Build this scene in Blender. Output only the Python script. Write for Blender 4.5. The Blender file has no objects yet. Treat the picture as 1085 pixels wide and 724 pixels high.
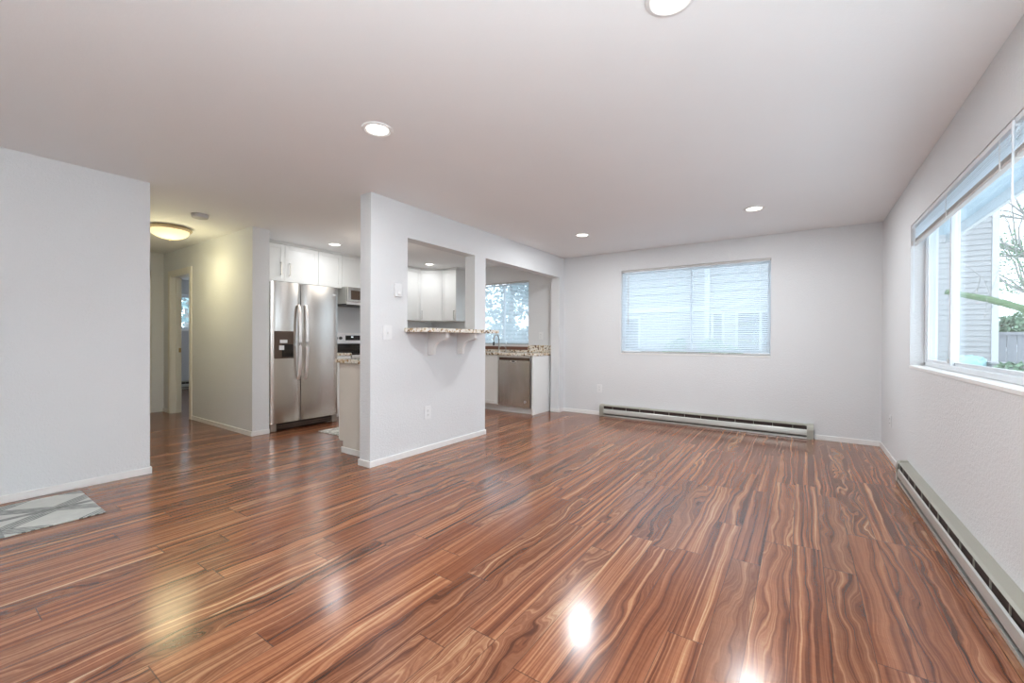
import bpy, bmesh, math, random
from mathutils import Vector, Matrix
random.seed(7)
scene = bpy.context.scene
COL = scene.collection
PI = math.pi

# ---------------------------------------------------------------- camera
cam_data = bpy.data.cameras.new('camera')
cam_data.sensor_width = 36.0
cam_data.lens = 447.1 / 1085 * 36.0
cam_data.clip_start = 0.02
cam_data.clip_end = 200
cam = bpy.data.objects.new('camera', cam_data)
COL.objects.link(cam)
FW = Vector((-0.5665068, 0.82404113, -0.00512399))
RT = Vector((0.82402763, 0.56652817, 0.0049295))
UP = Vector((-0.006965, 0.00142971, 0.99997472))
cam.matrix_world = Matrix(((RT.x, UP.x, -FW.x, 0), (RT.y, UP.y, -FW.y, 0),
                           (RT.z, UP.z, -FW.z, 1.144), (0, 0, 0, 1)))
scene.camera = cam

# ---------------------------------------------------------------- colour management, sky
vs = scene.view_settings
vs.view_transform = 'Standard'
vs.look = 'None'
vs.gamma = 1.0
vs.use_curve_mapping = False
vs.exposure = 0.29
SKY_STRENGTH = 3.6
LAMP = 0.75
UPLIGHT = 160
world = bpy.data.worlds.new('overcast_sky')
scene.world = world
world.use_nodes = True
wn = world.node_tree.nodes
wl = world.node_tree.links
wn['Background'].inputs['Strength'].default_value = SKY_STRENGTH
wtc = wn.new('ShaderNodeTexCoord')
wno = wn.new('ShaderNodeTexNoise')
wno.inputs['Scale'].default_value = 2.0
wno.inputs['Detail'].default_value = 4
wra = wn.new('ShaderNodeValToRGB')
wra.color_ramp.elements[0].color = (0.70, 0.82, 0.97, 1)
wra.color_ramp.elements[1].color = (0.90, 0.95, 1.0, 1)
wl.new(wtc.outputs['Generated'], wno.inputs['Vector'])
wl.new(wno.outputs['Fac'], wra.inputs['Fac'])
wl.new(wra.outputs['Color'], wn['Background'].inputs['Color'])

# ---------------------------------------------------------------- materials
class Mat:
    def __init__(self, name, color=(0.8, 0.8, 0.8), rough=0.5, metal=0.0, spec=0.5):
        self.m = bpy.data.materials.new(name)
        self.m.use_nodes = True
        self.n = self.m.node_tree.nodes
        self.l = self.m.node_tree.links
        self.b = self.n['Principled BSDF']
        self.out = self.n['Material Output']
        self.set('Base Color', (*color, 1))
        self.set('Roughness', rough)
        self.set('Metallic', metal)
        self.set('Specular IOR Level', spec)
        self._tc = None
    def set(self, k, v):
        if hasattr(v, 'is_linked') or hasattr(v, 'links'):
            self.l.new(v, self.b.inputs[k])
        else:
            self.b.inputs[k].default_value = v
    def put(self, sock, v):
        if hasattr(v, 'links'):
            self.l.new(v, sock)
        else:
            sock.default_value = v
    def obj(self):
        if self._tc is None:
            self._tc = self.n.new('ShaderNodeTexCoord')
        return self._tc.outputs['Object']
    def math(self, op, a, b=0.0, c=0.0):
        nd = self.n.new('ShaderNodeMath'); nd.operation = op
        self.put(nd.inputs[0], a); self.put(nd.inputs[1], b); self.put(nd.inputs[2], c)
        return nd.outputs[0]
    def xyz(self, v):
        nd = self.n.new('ShaderNodeSeparateXYZ'); self.put(nd.inputs[0], v)
        return nd.outputs
    def vec(self, x, y, z):
        nd = self.n.new('ShaderNodeCombineXYZ')
        for i, q in enumerate((x, y, z)): self.put(nd.inputs[i], q)
        return nd.outputs[0]
    def scale(self, v, s):
        nd = self.n.new('ShaderNodeVectorMath'); nd.operation = 'MULTIPLY'
        self.put(nd.inputs[0], v); nd.inputs[1].default_value = s
        return nd.outputs[0]
    def noise(self, v, scale, detail=2.0, rough=0.5, dist=0.0):
        nd = self.n.new('ShaderNodeTexNoise')
        self.put(nd.inputs['Vector'], v)
        nd.inputs['Scale'].default_value = scale; nd.inputs['Detail'].default_value = detail
        nd.inputs['Roughness'].default_value = rough; nd.inputs['Distortion'].default_value = dist
        return nd.outputs['Fac']
    def voronoi(self, v, scale, out='Color', feature='F1'):
        nd = self.n.new('ShaderNodeTexVoronoi'); nd.feature = feature
        self.put(nd.inputs['Vector'], v); nd.inputs['Scale'].default_value = scale
        return nd.outputs[out]
    def white(self, v, dim='3D'):
        nd = self.n.new('ShaderNodeTexWhiteNoise'); nd.noise_dimensions = dim
        self.put(nd.inputs['W' if dim == '1D' else 'Vector'], v)
        return nd.outputs
    def ramp(self, f, stops, mode='LINEAR'):
        nd = self.n.new('ShaderNodeValToRGB'); cr = nd.color_ramp; cr.interpolation = mode
        while len(cr.elements) < len(stops): cr.elements.new(0.5)
        for e, (p, c) in zip(cr.elements, stops):
            e.position = p; e.color = (*c, 1)
        self.put(nd.inputs[0], f)
        return nd.outputs[0]
    def mix(self, f, a, b, mode='MIX'):
        nd = self.n.new('ShaderNodeMix'); nd.data_type = 'RGBA'; nd.blend_type = mode
        self.put(nd.inputs[0], f)
        self.put(nd.inputs[6], a if hasattr(a, 'links') else (*a, 1))
        self.put(nd.inputs[7], b if hasattr(b, 'links') else (*b, 1))
        return nd.outputs[2]
    def bump(self, h, strength=0.3, dist=0.01):
        nd = self.n.new('ShaderNodeBump')
        nd.inputs['Strength'].default_value = strength; nd.inputs['Distance'].default_value = dist
        self.put(nd.inputs['Height'], h)
        self.l.new(nd.outputs[0], self.b.inputs['Normal'])

def wall_mat(name, color, strength=0.6, rough=0.75):
    m = Mat(name, color, rough, spec=0.25)
    o = m.obj()
    h = m.math('ADD', m.noise(o, 55, 3, 0.6, 0.6), m.math('MULTIPLY', m.noise(o, 160, 2), 0.4))
    m.bump(h, strength, 0.006)
    m.set('Base Color', m.mix(m.noise(o, 1.7, 2), color, tuple(c * 0.97 for c in color)))
    return m.m

M = {}
M['wall'] = wall_mat('wall_paint', (0.74, 0.745, 0.75))
M['ceiling'] = wall_mat('ceiling_paint', (0.88, 0.88, 0.88), 0.12)
def plain(key, color, rough=0.5, metal=0.0, spec=0.5, var=0.03, scale=6):
    m = Mat(key, color, rough, metal, spec)
    m.set('Base Color', m.mix(m.noise(m.obj(), scale, 3), color, tuple(max(0, c * (1 - 2 * var)) for c in color)))
    M[key] = m.m
    return m
plain('trim_white', (0.86, 0.85, 0.83), 0.4)
plain('door_paint', (0.80, 0.76, 0.68), 0.4)
plain('cabinet_white', (0.84, 0.84, 0.82), 0.35)
plain('panel_beige', (0.72, 0.67, 0.60), 0.5)
plain('plastic_white', (0.82, 0.82, 0.82), 0.35)
plain('plastic_grey', (0.55, 0.53, 0.53), 0.5)
plain('vinyl_white', (0.74, 0.77, 0.80), 0.3)
plain('dark', (0.02, 0.018, 0.017), 0.35)
plain('black_gloss', (0.015, 0.013, 0.012), 0.08)
plain('slot_dark', (0.035, 0.022, 0.018), 0.6)
plain('bronze_recess', (0.10, 0.065, 0.045), 0.35, 0.3)
plain('fridge_foot', (0.30, 0.25, 0.21), 0.4, 0.3)
plain('heater_metal', (0.42, 0.41, 0.35), 0.35, 0.35)
plain('heater_front', (0.60, 0.60, 0.56), 0.3, 0.45)
plain('brass', (0.55, 0.36, 0.14), 0.3, 1.0)
plain('nickel', (0.48, 0.46, 0.43), 0.3, 1.0)
plain('lamp_rim', (0.62, 0.50, 0.34), 0.35, 0.6)
plain('brown_strip', (0.20, 0.085, 0.055), 0.35, var=0.15, scale=40)
plain('rail_grey', (0.55, 0.53, 0.51), 0.5)
plain('foil', (0.70, 0.70, 0.72), 0.3, 0.4)

def steel(name, color, rough):
    m = Mat(name, color, rough, 1.0)
    o = m.scale(m.obj(), (90, 90, 1.2))
    n = m.noise(o, 3, 3)
    m.set('Roughness', m.math('ADD', m.math('MULTIPLY', n, 0.12), rough - 0.06))
    m.bump(n, 0.03, 0.002)
    return m.m
M['steel'] = steel('stainless_steel', (0.64, 0.60, 0.56), 0.25)
M['steel_handle'] = steel('satin_steel', (0.88, 0.85, 0.83), 0.42)

# translucent slat
m = Mat('blind_slat', (0.88, 0.90, 0.92), 0.45)
tr = m.n.new('ShaderNodeBsdfTranslucent'); tr.inputs[0].default_value = (0.86, 0.93, 0.97, 1)
mx = m.n.new('ShaderNodeMixShader'); mx.inputs[0].default_value = 0.5
m.l.new(m.b.outputs[0], mx.inputs[1]); m.l.new(tr.outputs[0], mx.inputs[2]); m.l.new(mx.outputs[0], m.out.inputs[0])
m.set('Base Color', m.mix(m.noise(m.obj(), 3), (0.88, 0.90, 0.92), (0.84, 0.87, 0.90)))
M['slat'] = m.m

# glass pane
m = Mat('window_glass', (1, 1, 1), 0.0)
gl = m.n.new('ShaderNodeBsdfGlossy'); gl.inputs['Roughness'].default_value = 0.01
tp = m.n.new('ShaderNodeBsdfTransparent'); tp.inputs[0].default_value = (0.95, 0.98, 0.985, 1)
ge = m.n.new('ShaderNodeNewGeometry')
dt = m.n.new('ShaderNodeVectorMath'); dt.operation = 'DOT_PRODUCT'
m.l.new(ge.outputs['Normal'], dt.inputs[0]); m.l.new(ge.outputs['Incoming'], dt.inputs[1])
cosv = m.math('ABSOLUTE', dt.outputs['Value'])
frf = m.math('ADD', 0.03, m.math('MULTIPLY', m.math('POWER', m.math('SUBTRACT', 1.0, cosv), 5.0), 0.6))
mx = m.n.new('ShaderNodeMixShader')
m.l.new(frf, mx.inputs[0]); m.l.new(tp.outputs[0], mx.inputs[1]); m.l.new(gl.outputs[0], mx.inputs[2])
m.l.new(mx.outputs[0], m.out.inputs[0])
M['glass'] = m.m

def emissive(name, color, strength):
    m = Mat(name, color, 0.4)
    m.set('Emission Color', (*color, 1)); m.set('Emission Strength', strength)
    M[name] = m.m
emissive('lens_glow', (1.0, 0.96, 0.90), 5.0)
emissive('bowl_glow', (1.0, 0.87, 0.58), 0.5)
emissive('display_glow', (0.75, 0.85, 0.9), 0.8)

# granite
m = Mat('granite', (0.6, 0.55, 0.48), 0.12)
o = m.obj()
c1 = m.xyz(m.voronoi(o, 48))[0]
c2 = m.noise(o, 30, 4, 0.6)
col = m.ramp(m.math('ADD', m.math('MULTIPLY', c1, 0.6), m.math('MULTIPLY', c2, 0.4)),
             [(0.0, (0.03, 0.022, 0.018)), (0.24, (0.13, 0.07, 0.035)), (0.33, (0.45, 0.30, 0.15)), (0.43, (0.72, 0.64, 0.52)), (0.72, (0.86, 0.82, 0.75)), (1, (0.45, 0.42, 0.40))])
m.set('Base Color', col)
M['granite'] = m.m

# laminate floor
m = Mat('laminate_floor', (0.3, 0.15, 0.1), 0.15)
P = m.xyz(m.obj())
x, y = P[0], P[1]
PW, PL = 0.131, 1.22
gx = m.math('DIVIDE', m.math('SUBTRACT', x, 0.096), PW)
row = m.math('FLOOR', gx); fx = m.math('SUBTRACT', gx, row)
w1 = m.white(m.math('ADD', row, 0.37), '1D')[0]
gy = m.math('ADD', m.math('DIVIDE', y, PL), m.math('MULTIPLY', w1, 7.0))
cell = m.math('FLOOR', gy); fy = m.math('SUBTRACT', gy, cell)
wid = m.white(m.vec(row, cell, 0.5))
ID = m.xyz(wid[1])
swirl = m.math('POWER', ID[2], 2.0)
ox = m.math('MULTIPLY', ID[0], 41.0); oy = m.math('MULTIPLY', ID[1], 57.0); oz = m.math('MULTIPLY', ID[2], 23.0)
wlow = m.noise(m.vec(m.math('ADD', m.math('MULTIPLY', x, 7.0), ox), m.math('ADD', m.math('MULTIPLY', y, 1.7), oy), oz), 1.0, 2.0, 0.5, 0.3)
whigh = m.noise(m.vec(m.math('ADD', m.math('MULTIPLY', x, 26.0), ox), m.math('ADD', m.math('MULTIPLY', y, 9.0), oy), oz), 1.0, 2.0, 0.5, 0.0)
amp = m.math('ADD', 0.035, m.math('MULTIPLY', swirl, 0.30))
u = m.math('ADD', x, m.math('MULTIPLY', m.math('SUBTRACT', wlow, 0.5), amp))
u = m.math('ADD', u, m.math('MULTIPLY', m.math('SUBTRACT', whigh, 0.5), m.math('ADD', 0.003, m.math('MULTIPLY', swirl, 0.020))))
band = m.noise(m.vec(m.math('ADD', m.math('MULTIPLY', u, 46.0), ox), m.math('ADD', m.math('MULTIPLY', y, 0.30), oy), oz), 1.0, 4.0, 0.62, 0.0)
lines = m.noise(m.vec(m.math('ADD', m.math('MULTIPLY', u, 130.0), oy), m.math('ADD', m.math('MULTIPLY', y, 0.5), ox), oz), 1.0, 2.0, 0.6, 0.0)
fvec = m.vec(m.math('MULTIPLY', x, 330.0), m.math('MULTIPLY', y, 8.0), 0.0)
fine = m.noise(fvec, 1.0, 2, 0.5)
cross = m.noise(m.vec(m.math('MULTIPLY', x, 14.0), m.math('MULTIPLY', y, 70.0), oz), 1.0, 2, 0.5)
val = m.math('MULTIPLY', m.math('SUBTRACT', band, 0.5), m.math('ADD', 0.85, m.math('MULTIPLY', ID[1], 0.9)))
val = m.math('ADD', val, m.math('MULTIPLY', m.math('SUBTRACT', lines, 0.5), 0.42))
val = m.math('ADD', m.math('ADD', val, 0.50), m.math('MULTIPLY', m.math('SUBTRACT', ID[0], 0.5), 0.12))
val = m.math('ADD', val, m.math('MULTIPLY', m.math('SUBTRACT', fine, 0.5), 0.14))
val = m.math('ADD', val, m.math('MULTIPLY', m.math('SUBTRACT', cross, 0.5), 0.07))
col = m.ramp(val, [(0.10, (0.042, 0.011, 0.005)), (0.30, (0.105, 0.030, 0.012)), (0.45, (0.205, 0.066, 0.028)),
                   (0.58, (0.300, 0.113, 0.052)), (0.72, (0.430, 0.207, 0.102)), (0.88, (0.60, 0.365, 0.205))])
grey = m.mix(m.math('GREATER_THAN', ID[2], 0.62), (1.0, 1.0, 1.0), (0.88, 0.94, 1.0))
col = m.mix(1.0, col, grey, 'MULTIPLY')
ex = m.math('MINIMUM', fx, m.math('SUBTRACT', 1.0, fx))
ey = m.math('MINIMUM', fy, m.math('SUBTRACT', 1.0, fy))
gap = m.math('MAXIMUM', m.math('LESS_THAN', ex, 0.011), m.math('LESS_THAN', ey, 0.0016))
col = m.mix(m.math('MULTIPLY', gap, 0.65), col, (0.03, 0.014, 0.01))
m.set('Base Color', col)
m.set('Roughness', m.math('ADD', 0.15, m.math('MULTIPLY', fine, 0.07)))
m.set('IOR', 1.62)
m.bump(m.math('SUBTRACT', m.math('MULTIPLY', fine, 0.06), gap), 0.12, 0.002)
M['floor'] = m.m

# grey patterned mat
def mat_pattern(key, p, light=(0.70, 0.70, 0.65), mid=(0.50, 0.51, 0.48), k0=1.0):
    m = Mat(key, (0.6, 0.6, 0.57), 0.85)
    P = m.xyz(m.obj())
    u = m.math('ABSOLUTE', m.math('SUBTRACT', m.math('FRACT', m.math('ADD', m.math('DIVIDE', P[0], p), 0.5)), 0.5))
    v = m.math('ABSOLUTE', m.math('SUBTRACT', m.math('FRACT', m.math('ADD', m.math('DIVIDE', P[1], p * 1.25), 0.5)), 0.5))
    s = m.math('ADD', u, v)
    band = m.math('LESS_THAN', m.math('ABSOLUTE', m.math('SUBTRACT', s, 0.5)), 0.13)
    lines = m.math('GREATER_THAN', m.math('SINE', m.math('MULTIPLY', s, 95.0)), 0.1)
    cross = m.math('LESS_THAN', m.math('MINIMUM', u, v), 0.055)
    k = m.math('MAXIMUM', m.math('MULTIPLY', band, m.math('ADD', 0.35, m.math('MULTIPLY', lines, 0.65))), m.math('MULTIPLY', cross, 0.8))
    n = m.noise(m.obj(), 16, 4, 0.6)
    k = m.math('MULTIPLY', k, m.math('MULTIPLY', m.math('ADD', 0.35, n), k0))
    base = m.mix(n, light, mid)
    m.set('Base Color', m.mix(k, base, (0.12, 0.125, 0.12)))
    m.bump(m.noise(m.obj(), 300, 2), 0.4, 0.002)
    M[key] = m.m
mat_pattern('mat_weave', 0.44)
mat_pattern('mat_weave_small', 0.16, (0.85, 0.84, 0.80), (0.72, 0.72, 0.68), 0.8)

# outdoors
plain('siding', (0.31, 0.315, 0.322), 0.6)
plain('house_trim', (0.46, 0.48, 0.50), 0.6)
plain('house_glass', (0.09, 0.10, 0.115), 0.1)
plain('roof_shingle', (0.22, 0.22, 0.23), 0.9, var=0.2, scale=30)
plain('fence_wood', (0.27, 0.285, 0.31), 0.8, var=0.12, scale=12)
plain('bark', (0.40, 0.40, 0.39), 0.9, var=0.2, scale=20)
plain('moss', (0.15, 0.24, 0.12), 0.95, var=0.25, scale=30)
plain('leaf', (0.26, 0.42, 0.27), 0.7, var=0.3, scale=8)
plain('leaf_blue', (0.34, 0.48, 0.50), 0.7, var=0.3, scale=8)
plain('grass', (0.25, 0.27, 0.20), 0.95, var=0.3, scale=5)
plain('bounce_ground', (0.84, 0.84, 0.83), 0.85, var=0.08, scale=2)  # outdoor ground kept very pale to bounce daylight onto the ceiling
plain('tarp', (0.35, 0.58, 0.60), 0.5)
plain('tote_grey', (0.30, 0.31, 0.33), 0.5)
plain('soffit_paint', (0.42, 0.53, 0.60), 0.7)

# ---------------------------------------------------------------- mesh builder
class MB:
    def __init__(self):
        self.bm = bmesh.new()
    def box(self, x0, y0, z0, x1, y1, z1, bev=0.0, seg=2):
        b = bmesh.new()
        vs_ = [b.verts.new((x, y, z)) for x in (x0, x1) for y in (y0, y1) for z in (z0, z1)]
        for f in ((0, 1, 3, 2), (4, 6, 7, 5), (0, 4, 5, 1), (2, 3, 7, 6), (0, 2, 6, 4), (1, 5, 7, 3)):
            b.faces.new([vs_[i] for i in f])
        if bev > 0:
            bmesh.ops.bevel(b, geom=b.edges[:], offset=bev, segments=seg, affect='EDGES', profile=0.5)
        self._merge(b)
        return self
    def _merge(self, b):
        bmesh.ops.recalc_face_normals(b, faces=b.faces[:])
        me = bpy.data.meshes.new('tmp')
        b.to_mesh(me); b.free()
        self.bm.from_mesh(me)
        bpy.data.meshes.remove(me)
    def prism(self, pts, axis, a, c, bev=0.0):
        """pts: 2D polygon; axis 0: (y,z) extruded in x; 1: (x,z) in y; 2: (x,y) in z"""
        b = bmesh.new()
        def mk(p, t):
            return {0: (t, p[0], p[1]), 1: (p[0], t, p[1]), 2: (p[0], p[1], t)}[axis]
        A = [b.verts.new(mk(p, a)) for p in pts]
        C = [b.verts.new(mk(p, c)) for p in pts]
        n = len(pts)
        b.faces.new(A); b.faces.new(C[::-1])
        for i in range(n):
            b.faces.new((A[i], A[(i + 1) % n], C[(i + 1) % n], C[i]))
        if bev > 0:
            bmesh.ops.recalc_face_normals(b, faces=b.faces[:])
            bmesh.ops.bevel(b, geom=[e for e in b.edges if e.calc_face_angle(0) > 0.6], offset=bev, segments=2, affect='EDGES')
        self._merge(b)
        return self
    def lathe(self, prof, cx, cy, seg=40, closed=False):
        b = bmesh.new()
        rings = []
        for r, z in prof:
            if r < 1e-6:
                rings.append([b.verts.new((cx, cy, z))])
            else:
                rings.append([b.verts.new((cx + r * math.cos(2 * PI * i / seg), cy + r * math.sin(2 * PI * i / seg), z)) for i in range(seg)])
        pairs = list(zip(rings, rings[1:])) + ([(rings[-1], rings[0])] if closed else [])
        for A, C in pairs:
            for i in range(seg):
                j = (i + 1) % seg
                if len(A) == 1 and len(C) == 1: continue
                if len(A) == 1: b.faces.new((A[0], C[i], C[j]))
                elif len(C) == 1: b.faces.new((A[i], A[j], C[0]))
                else: b.faces.new((A[i], A[j], C[j], C[i]))
        self._merge(b)
        return self
    def tube(self, pts, r, seg=10):
        pts = [Vector(p) for p in pts]
        rad = r if isinstance(r, (list, tuple)) else [r] * len(pts)
        b = bmesh.new()
        rings = []
        up = Vector((0, 0, 1))
        for i, p in enumerate(pts):
            d = (pts[min(i + 1, len(pts) - 1)] - pts[max(i - 1, 0)]).normalized()
            u = d.cross(up)
            if u.length < 1e-3: u = d.cross(Vector((1, 0, 0)))
            u.normalize(); v = d.cross(u).normalized()
            rings.append([b.verts.new(p + rad[i] * (math.cos(2 * PI * k / seg) * u + math.sin(2 * PI * k / seg) * v)) for k in range(seg)])
        for A, C in zip(rings, rings[1:]):
            for k in range(seg):
                b.faces.new((A[k], A[(k + 1) % seg], C[(k + 1) % seg], C[k]))
        b.faces.new(rings[0][::-1]); b.faces.new(rings[-1])
        self._merge(b)
        return self
    def leaves(self, blobs, count, size):
        """many small leaf quads scattered in ellipsoids (cx,cy,cz,rx,ry,rz)"""
        bm = self.bm
        for _ in range(count):
            cx, cy, cz, rx, ry, rz = random.choice(blobs)
            while True:
                p = Vector((random.uniform(-1, 1), random.uniform(-1, 1), random.uniform(-1, 1)))
                if p.length <= 1: break
            p = p.normalized() * (p.length ** 0.5)
            c = Vector((cx + p.x * rx, cy + p.y * ry, cz + p.z * rz))
            s = size * random.uniform(0.6, 1.4)
            a = Vector((random.gauss(0, 1), random.gauss(0, 1), random.gauss(0, 1))).normalized()
            t = a.cross(Vector((random.gauss(0, 1), random.gauss(0, 1), random.gauss(0, 1)))).normalized()
            q = [bm.verts.new(c + a * s), bm.verts.new(c + t * s * 0.45), bm.verts.new(c - a * s), bm.verts.new(c - t * s * 0.45)]
            bm.faces.new(q)
        return self
    def build(self, name, mat, parent=None, origin=(0, 0, 0), smooth=False, rot=0.0):
        o = Vector(origin)
        for v in self.bm.verts: v.co -= o
        if smooth:
            for f in self.bm.faces: f.smooth = True
        me = bpy.data.meshes.new(name)
        self.bm.to_mesh(me); self.bm.free()
        me.materials.append(M[mat])
        ob = bpy.data.objects.new(name, me)
        COL.objects.link(ob)
        if parent is not None: ob.parent = parent
        else:
            ob.location = o
            ob.rotation_euler = (0, 0, rot)
        if smooth:
            md = ob.modifiers.new('edge_split', 'EDGE_SPLIT'); md.split_angle = 0.7
        return ob

def tag(o, label=None, cat=None, group=None, kind=None):
    if label: o['label'] = label
    if cat: o['category'] = cat
    if group: o['group'] = group
    if kind: o['kind'] = kind
    return o

class Thing:
    """Empty at the thing's base; parts are given in world coordinates (rot=0) or local ones."""
    def __init__(self, name, label, cat, loc=(0, 0, 0), rot=0.0, group=None, kind=None):
        self.o = bpy.data.objects.new(name, None)
        COL.objects.link(self.o)
        self.o.empty_display_size = 0.1
        self.o.location = loc; self.o.rotation_euler = (0, 0, rot)
        self.loc = loc
        tag(self.o, label, cat, group, kind)
    def part(self, name, mb, mat, parent=None, smooth=False, local=False):
        return mb.build(name, mat, parent or self.o, (0, 0, 0) if local else self.loc, smooth)

def copy_tree(o, parent=None):
    c = o.copy(); COL.objects.link(c)
    if parent is not None: c.parent = parent
    for ch in list(o.children): copy_tree(ch, c)
    return c

def struct(name, mb, mat):
    return tag(mb.build(name, mat), kind='structure')

def wall_panel(axis, p0, p1, u0, u1, z0, z1, holes=()):
    """wall between planes p0,p1 of the axis (0: x=const, 1: y=const) with rectangular openings (u0,u1,z0,z1)"""
    us = sorted({u0, u1, *[h[0] for h in holes], *[h[1] for h in holes]})
    zs = sorted({z0, z1, *[h[2] for h in holes], *[h[3] for h in holes]})
    us = [u for u in us if u0 <= u <= u1]; zs = [z for z in zs if z0 <= z <= z1]
    def solid(i, j):
        if i < 0 or j < 0 or i >= len(us) - 1 or j >= len(zs) - 1: return False
        cu = (us[i] + us[i + 1]) / 2; cz = (zs[j] + zs[j + 1]) / 2
        return not any(h[0] < cu < h[1] and h[2] < cz < h[3] for h in holes)
    mb = MB(); bm = mb.bm
    cache = {}
    def V(p, u, z):
        k = (p, u, z)
        if k not in cache:
            cache[k] = bm.verts.new((p, u, z) if axis == 0 else (u, p, z))
        return cache[k]
    for i in range(len(us) - 1):
        for j in range(len(zs) - 1):
            if not solid(i, j): continue
            a, b, c, d = us[i], us[i + 1], zs[j], zs[j + 1]
            for p in (p0, p1):
                bm.faces.new((V(p, a, c), V(p, b, c), V(p, b, d), V(p, a, d)))
            if not solid(i - 1, j): bm.faces.new((V(p0, a, c), V(p1, a, c), V(p1, a, d), V(p0, a, d)))
            if not solid(i + 1, j): bm.faces.new((V(p0, b, c), V(p1, b, c), V(p1, b, d), V(p0, b, d)))
            if not solid(i, j - 1): bm.faces.new((V(p0, a, c), V(p1, a, c), V(p1, b, c), V(p0, b, c)))
            if not solid(i, j + 1): bm.faces.new((V(p0, a, d), V(p1, a, d), V(p1, b, d), V(p0, b, d)))
    bmesh.ops.recalc_face_normals(bm, faces=bm.faces[:])
    return mb

# ================================================================ STRUCTURE
H = 2.44
XR, YB = 0.713, 6.035
XP, XPB = -3.143, -3.290          # peninsula wall front / kitchen side
XL = -4.513                        # left wall
YH = 2.33                          # hallway wall
XK = -6.10                         # kitchen west wall
XBR = -11.40                       # bedroom far wall
REAR = -2.2

fl = MB().box(XBR - 0.3, REAR - 0.2, -0.12, XR + 0.2, YB + 0.2, 0.0)
struct('floor', fl, 'floor')
struct('ceiling', MB().box(XBR - 0.3, REAR - 0.2, H, XR + 0.2, YB + 0.2, H + 0.15), 'ceiling')
W1 = (-2.20, -0.315, 0.955, 2.160)     # back window
WK = (-4.95, -3.810, 1.045, 2.146)     # kitchen window
W2 = (1.60, 4.60, 0.950, 2.070)        # right window
struct('wall_back', wall_panel(1, YB, YB + 0.16, XK, XR, 0, H, [W1, WK]), 'wall')
struct('wall_right', wall_panel(0, XR, XR + 0.16, REAR, YB + 0.16, 0, H, [W2]), 'wall')
struct('wall_left', wall_panel(0, XL - 0.12, XL, REAR, 1.198, 0, H), 'wall')
W5 = (-1.30, 0.50, 0.95, 2.07)        # added window behind the camera, lets in fill daylight
struct('wall_rear', wall_panel(1, REAR - 0.12, REAR, XL - 0.12, XR, 0, H, [W5]), 'wall')
D1 = (-7.85, -7.10, 0, 2.07)
wh = wall_panel(1, YH, YH + 0.12, XBR, -5.262, 0, H, [D1])
wh.box(XK, YH + 0.12, 0, -5.262, YH + 0.19, H)
struct('wall_hall', wh, 'wall')
struct('wall_hall_left', wall_panel(1, 1.078, 1.198, -8.27, XL - 0.12, 0, H), 'wall')
D2 = (1.36, 2.10, 0, 2.07)
struct('wall_hall_end', wall_panel(0, -8.27, -8.15, 1.198, YH, 0, H, [D2]), 'wall')
struct('wall_kitchen', wall_panel(0, XK - 0.12, XK, YH + 0.12, YB + 0.16, 0, H), 'wall')
struct('wall_partition', wall_panel(0, XPB, XP, 2.364, YB, 0, H,
       [(2.787, 3.803, 1.208, 2.12), (4.004, 5.877, 0, 2.12)]), 'wall')
W4 = (3.30, 4.70, 1.31, 2.12)
struct('wall_bedroom', wall_panel(0, XBR - 0.16, XBR, YH + 0.12, YB + 0.16, 0, H, [W4]), 'wall')
W6 = (-10.8, -8.0, 0.80, 2.12)  # added unseen window, brings more daylight into the bedroom
struct('wall_bedroom_back', wall_panel(1, YB, YB + 0.16, XBR, XK - 0.12, 0, H, [W6]), 'wall')

# baseboards
def board(name, *segs, h=0.056):
    mb = MB()
    for (x0, y0, x1, y1) in segs:
        mb.box(x0, y0, 0.0, x1, y1, h, 0.003)
    struct(name, mb, 'trim_white')
T = 0.012
board('baseboard_left', (XL, REAR, XL + T, 1.198 + T), (XL - 0.12, 1.198, XL, 1.198 + T))
board('baseboard_partition', (XP, 2.364 - T, XP + T, 4.004 + T), (XPB - T, 2.364 - T, XP, 2.364),
      (XPB - T, 2.364, XPB, 2.515), (XPB - T, 4.004, XP, 4.004 + T), (XP, 5.877, XP + T, YB), (XPB, 5.877 - T, XP + T, 5.877))
board('baseboard_hall', (-7.02, YH - T, -5.262 + T, YH), (-5.262, YH, -5.262 + T, YH + 0.19), (-8.15, YH - T, -7.93, YH))
board('baseboard_back', (XP + T, YB - T, -2.512, YB), (0.122, YB - T, XR, YB))
board('baseboard_right', (XR - T, 4.665, XR, YB - T), (XR - T, REAR, XR, 0.9))
board('baseboard_rear', (XL + T, REAR, XR - T, REAR + T))
board('baseboard_bedroom', (-11.0, YB - T, XK - 0.12, YB), (XBR, YH + 0.12, XBR + T, 2.9))

# doorway casings (hall to bedroom)
c = MB()
for yy0, yy1 in ((YH - 0.016, YH), (YH + 0.12, YH + 0.136)):
    c.box(-7.925, yy0, 0, -7.85, yy1, 2.145, 0.004).box(-7.10, yy0, 0, -7.025, yy1, 2.145, 0.004).box(-7.85, yy0, 2.07, -7.10, yy1, 2.145, 0.004)
c.box(-7.851, YH - 0.003, 0, -7.832, YH + 0.124, 2.07).box(-7.118, YH - 0.003, 0, -7.099, YH + 0.123, 2.071).box(-7.832, YH - 0.004, 2.052, -7.118, YH + 0.124, 2.07)
c.box(-7.832, YH + 0.055, 0, -7.82, YH + 0.09, 2.052)
jamb = struct('trim_1', c, 'door_paint')
s = MB().box(-7.834, YH + 0.092, 0.92, -7.826, YH + 0.120, 0.985, 0.001)
sp = s.build('strike_plate', 'brass', jamb)
tag(sp, 'brass strike plate')
c = MB()
c.box(-8.15, 2.10, 0, -8.134, 2.175, 2.145, 0.004).box(-8.15, 1.285, 0, -8.134, 1.36, 2.145, 0.004).box(-8.15, 1.285, 2.07, -8.134, 2.175, 2.145, 0.004)
struct('trim_2', c, 'door_paint')
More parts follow.
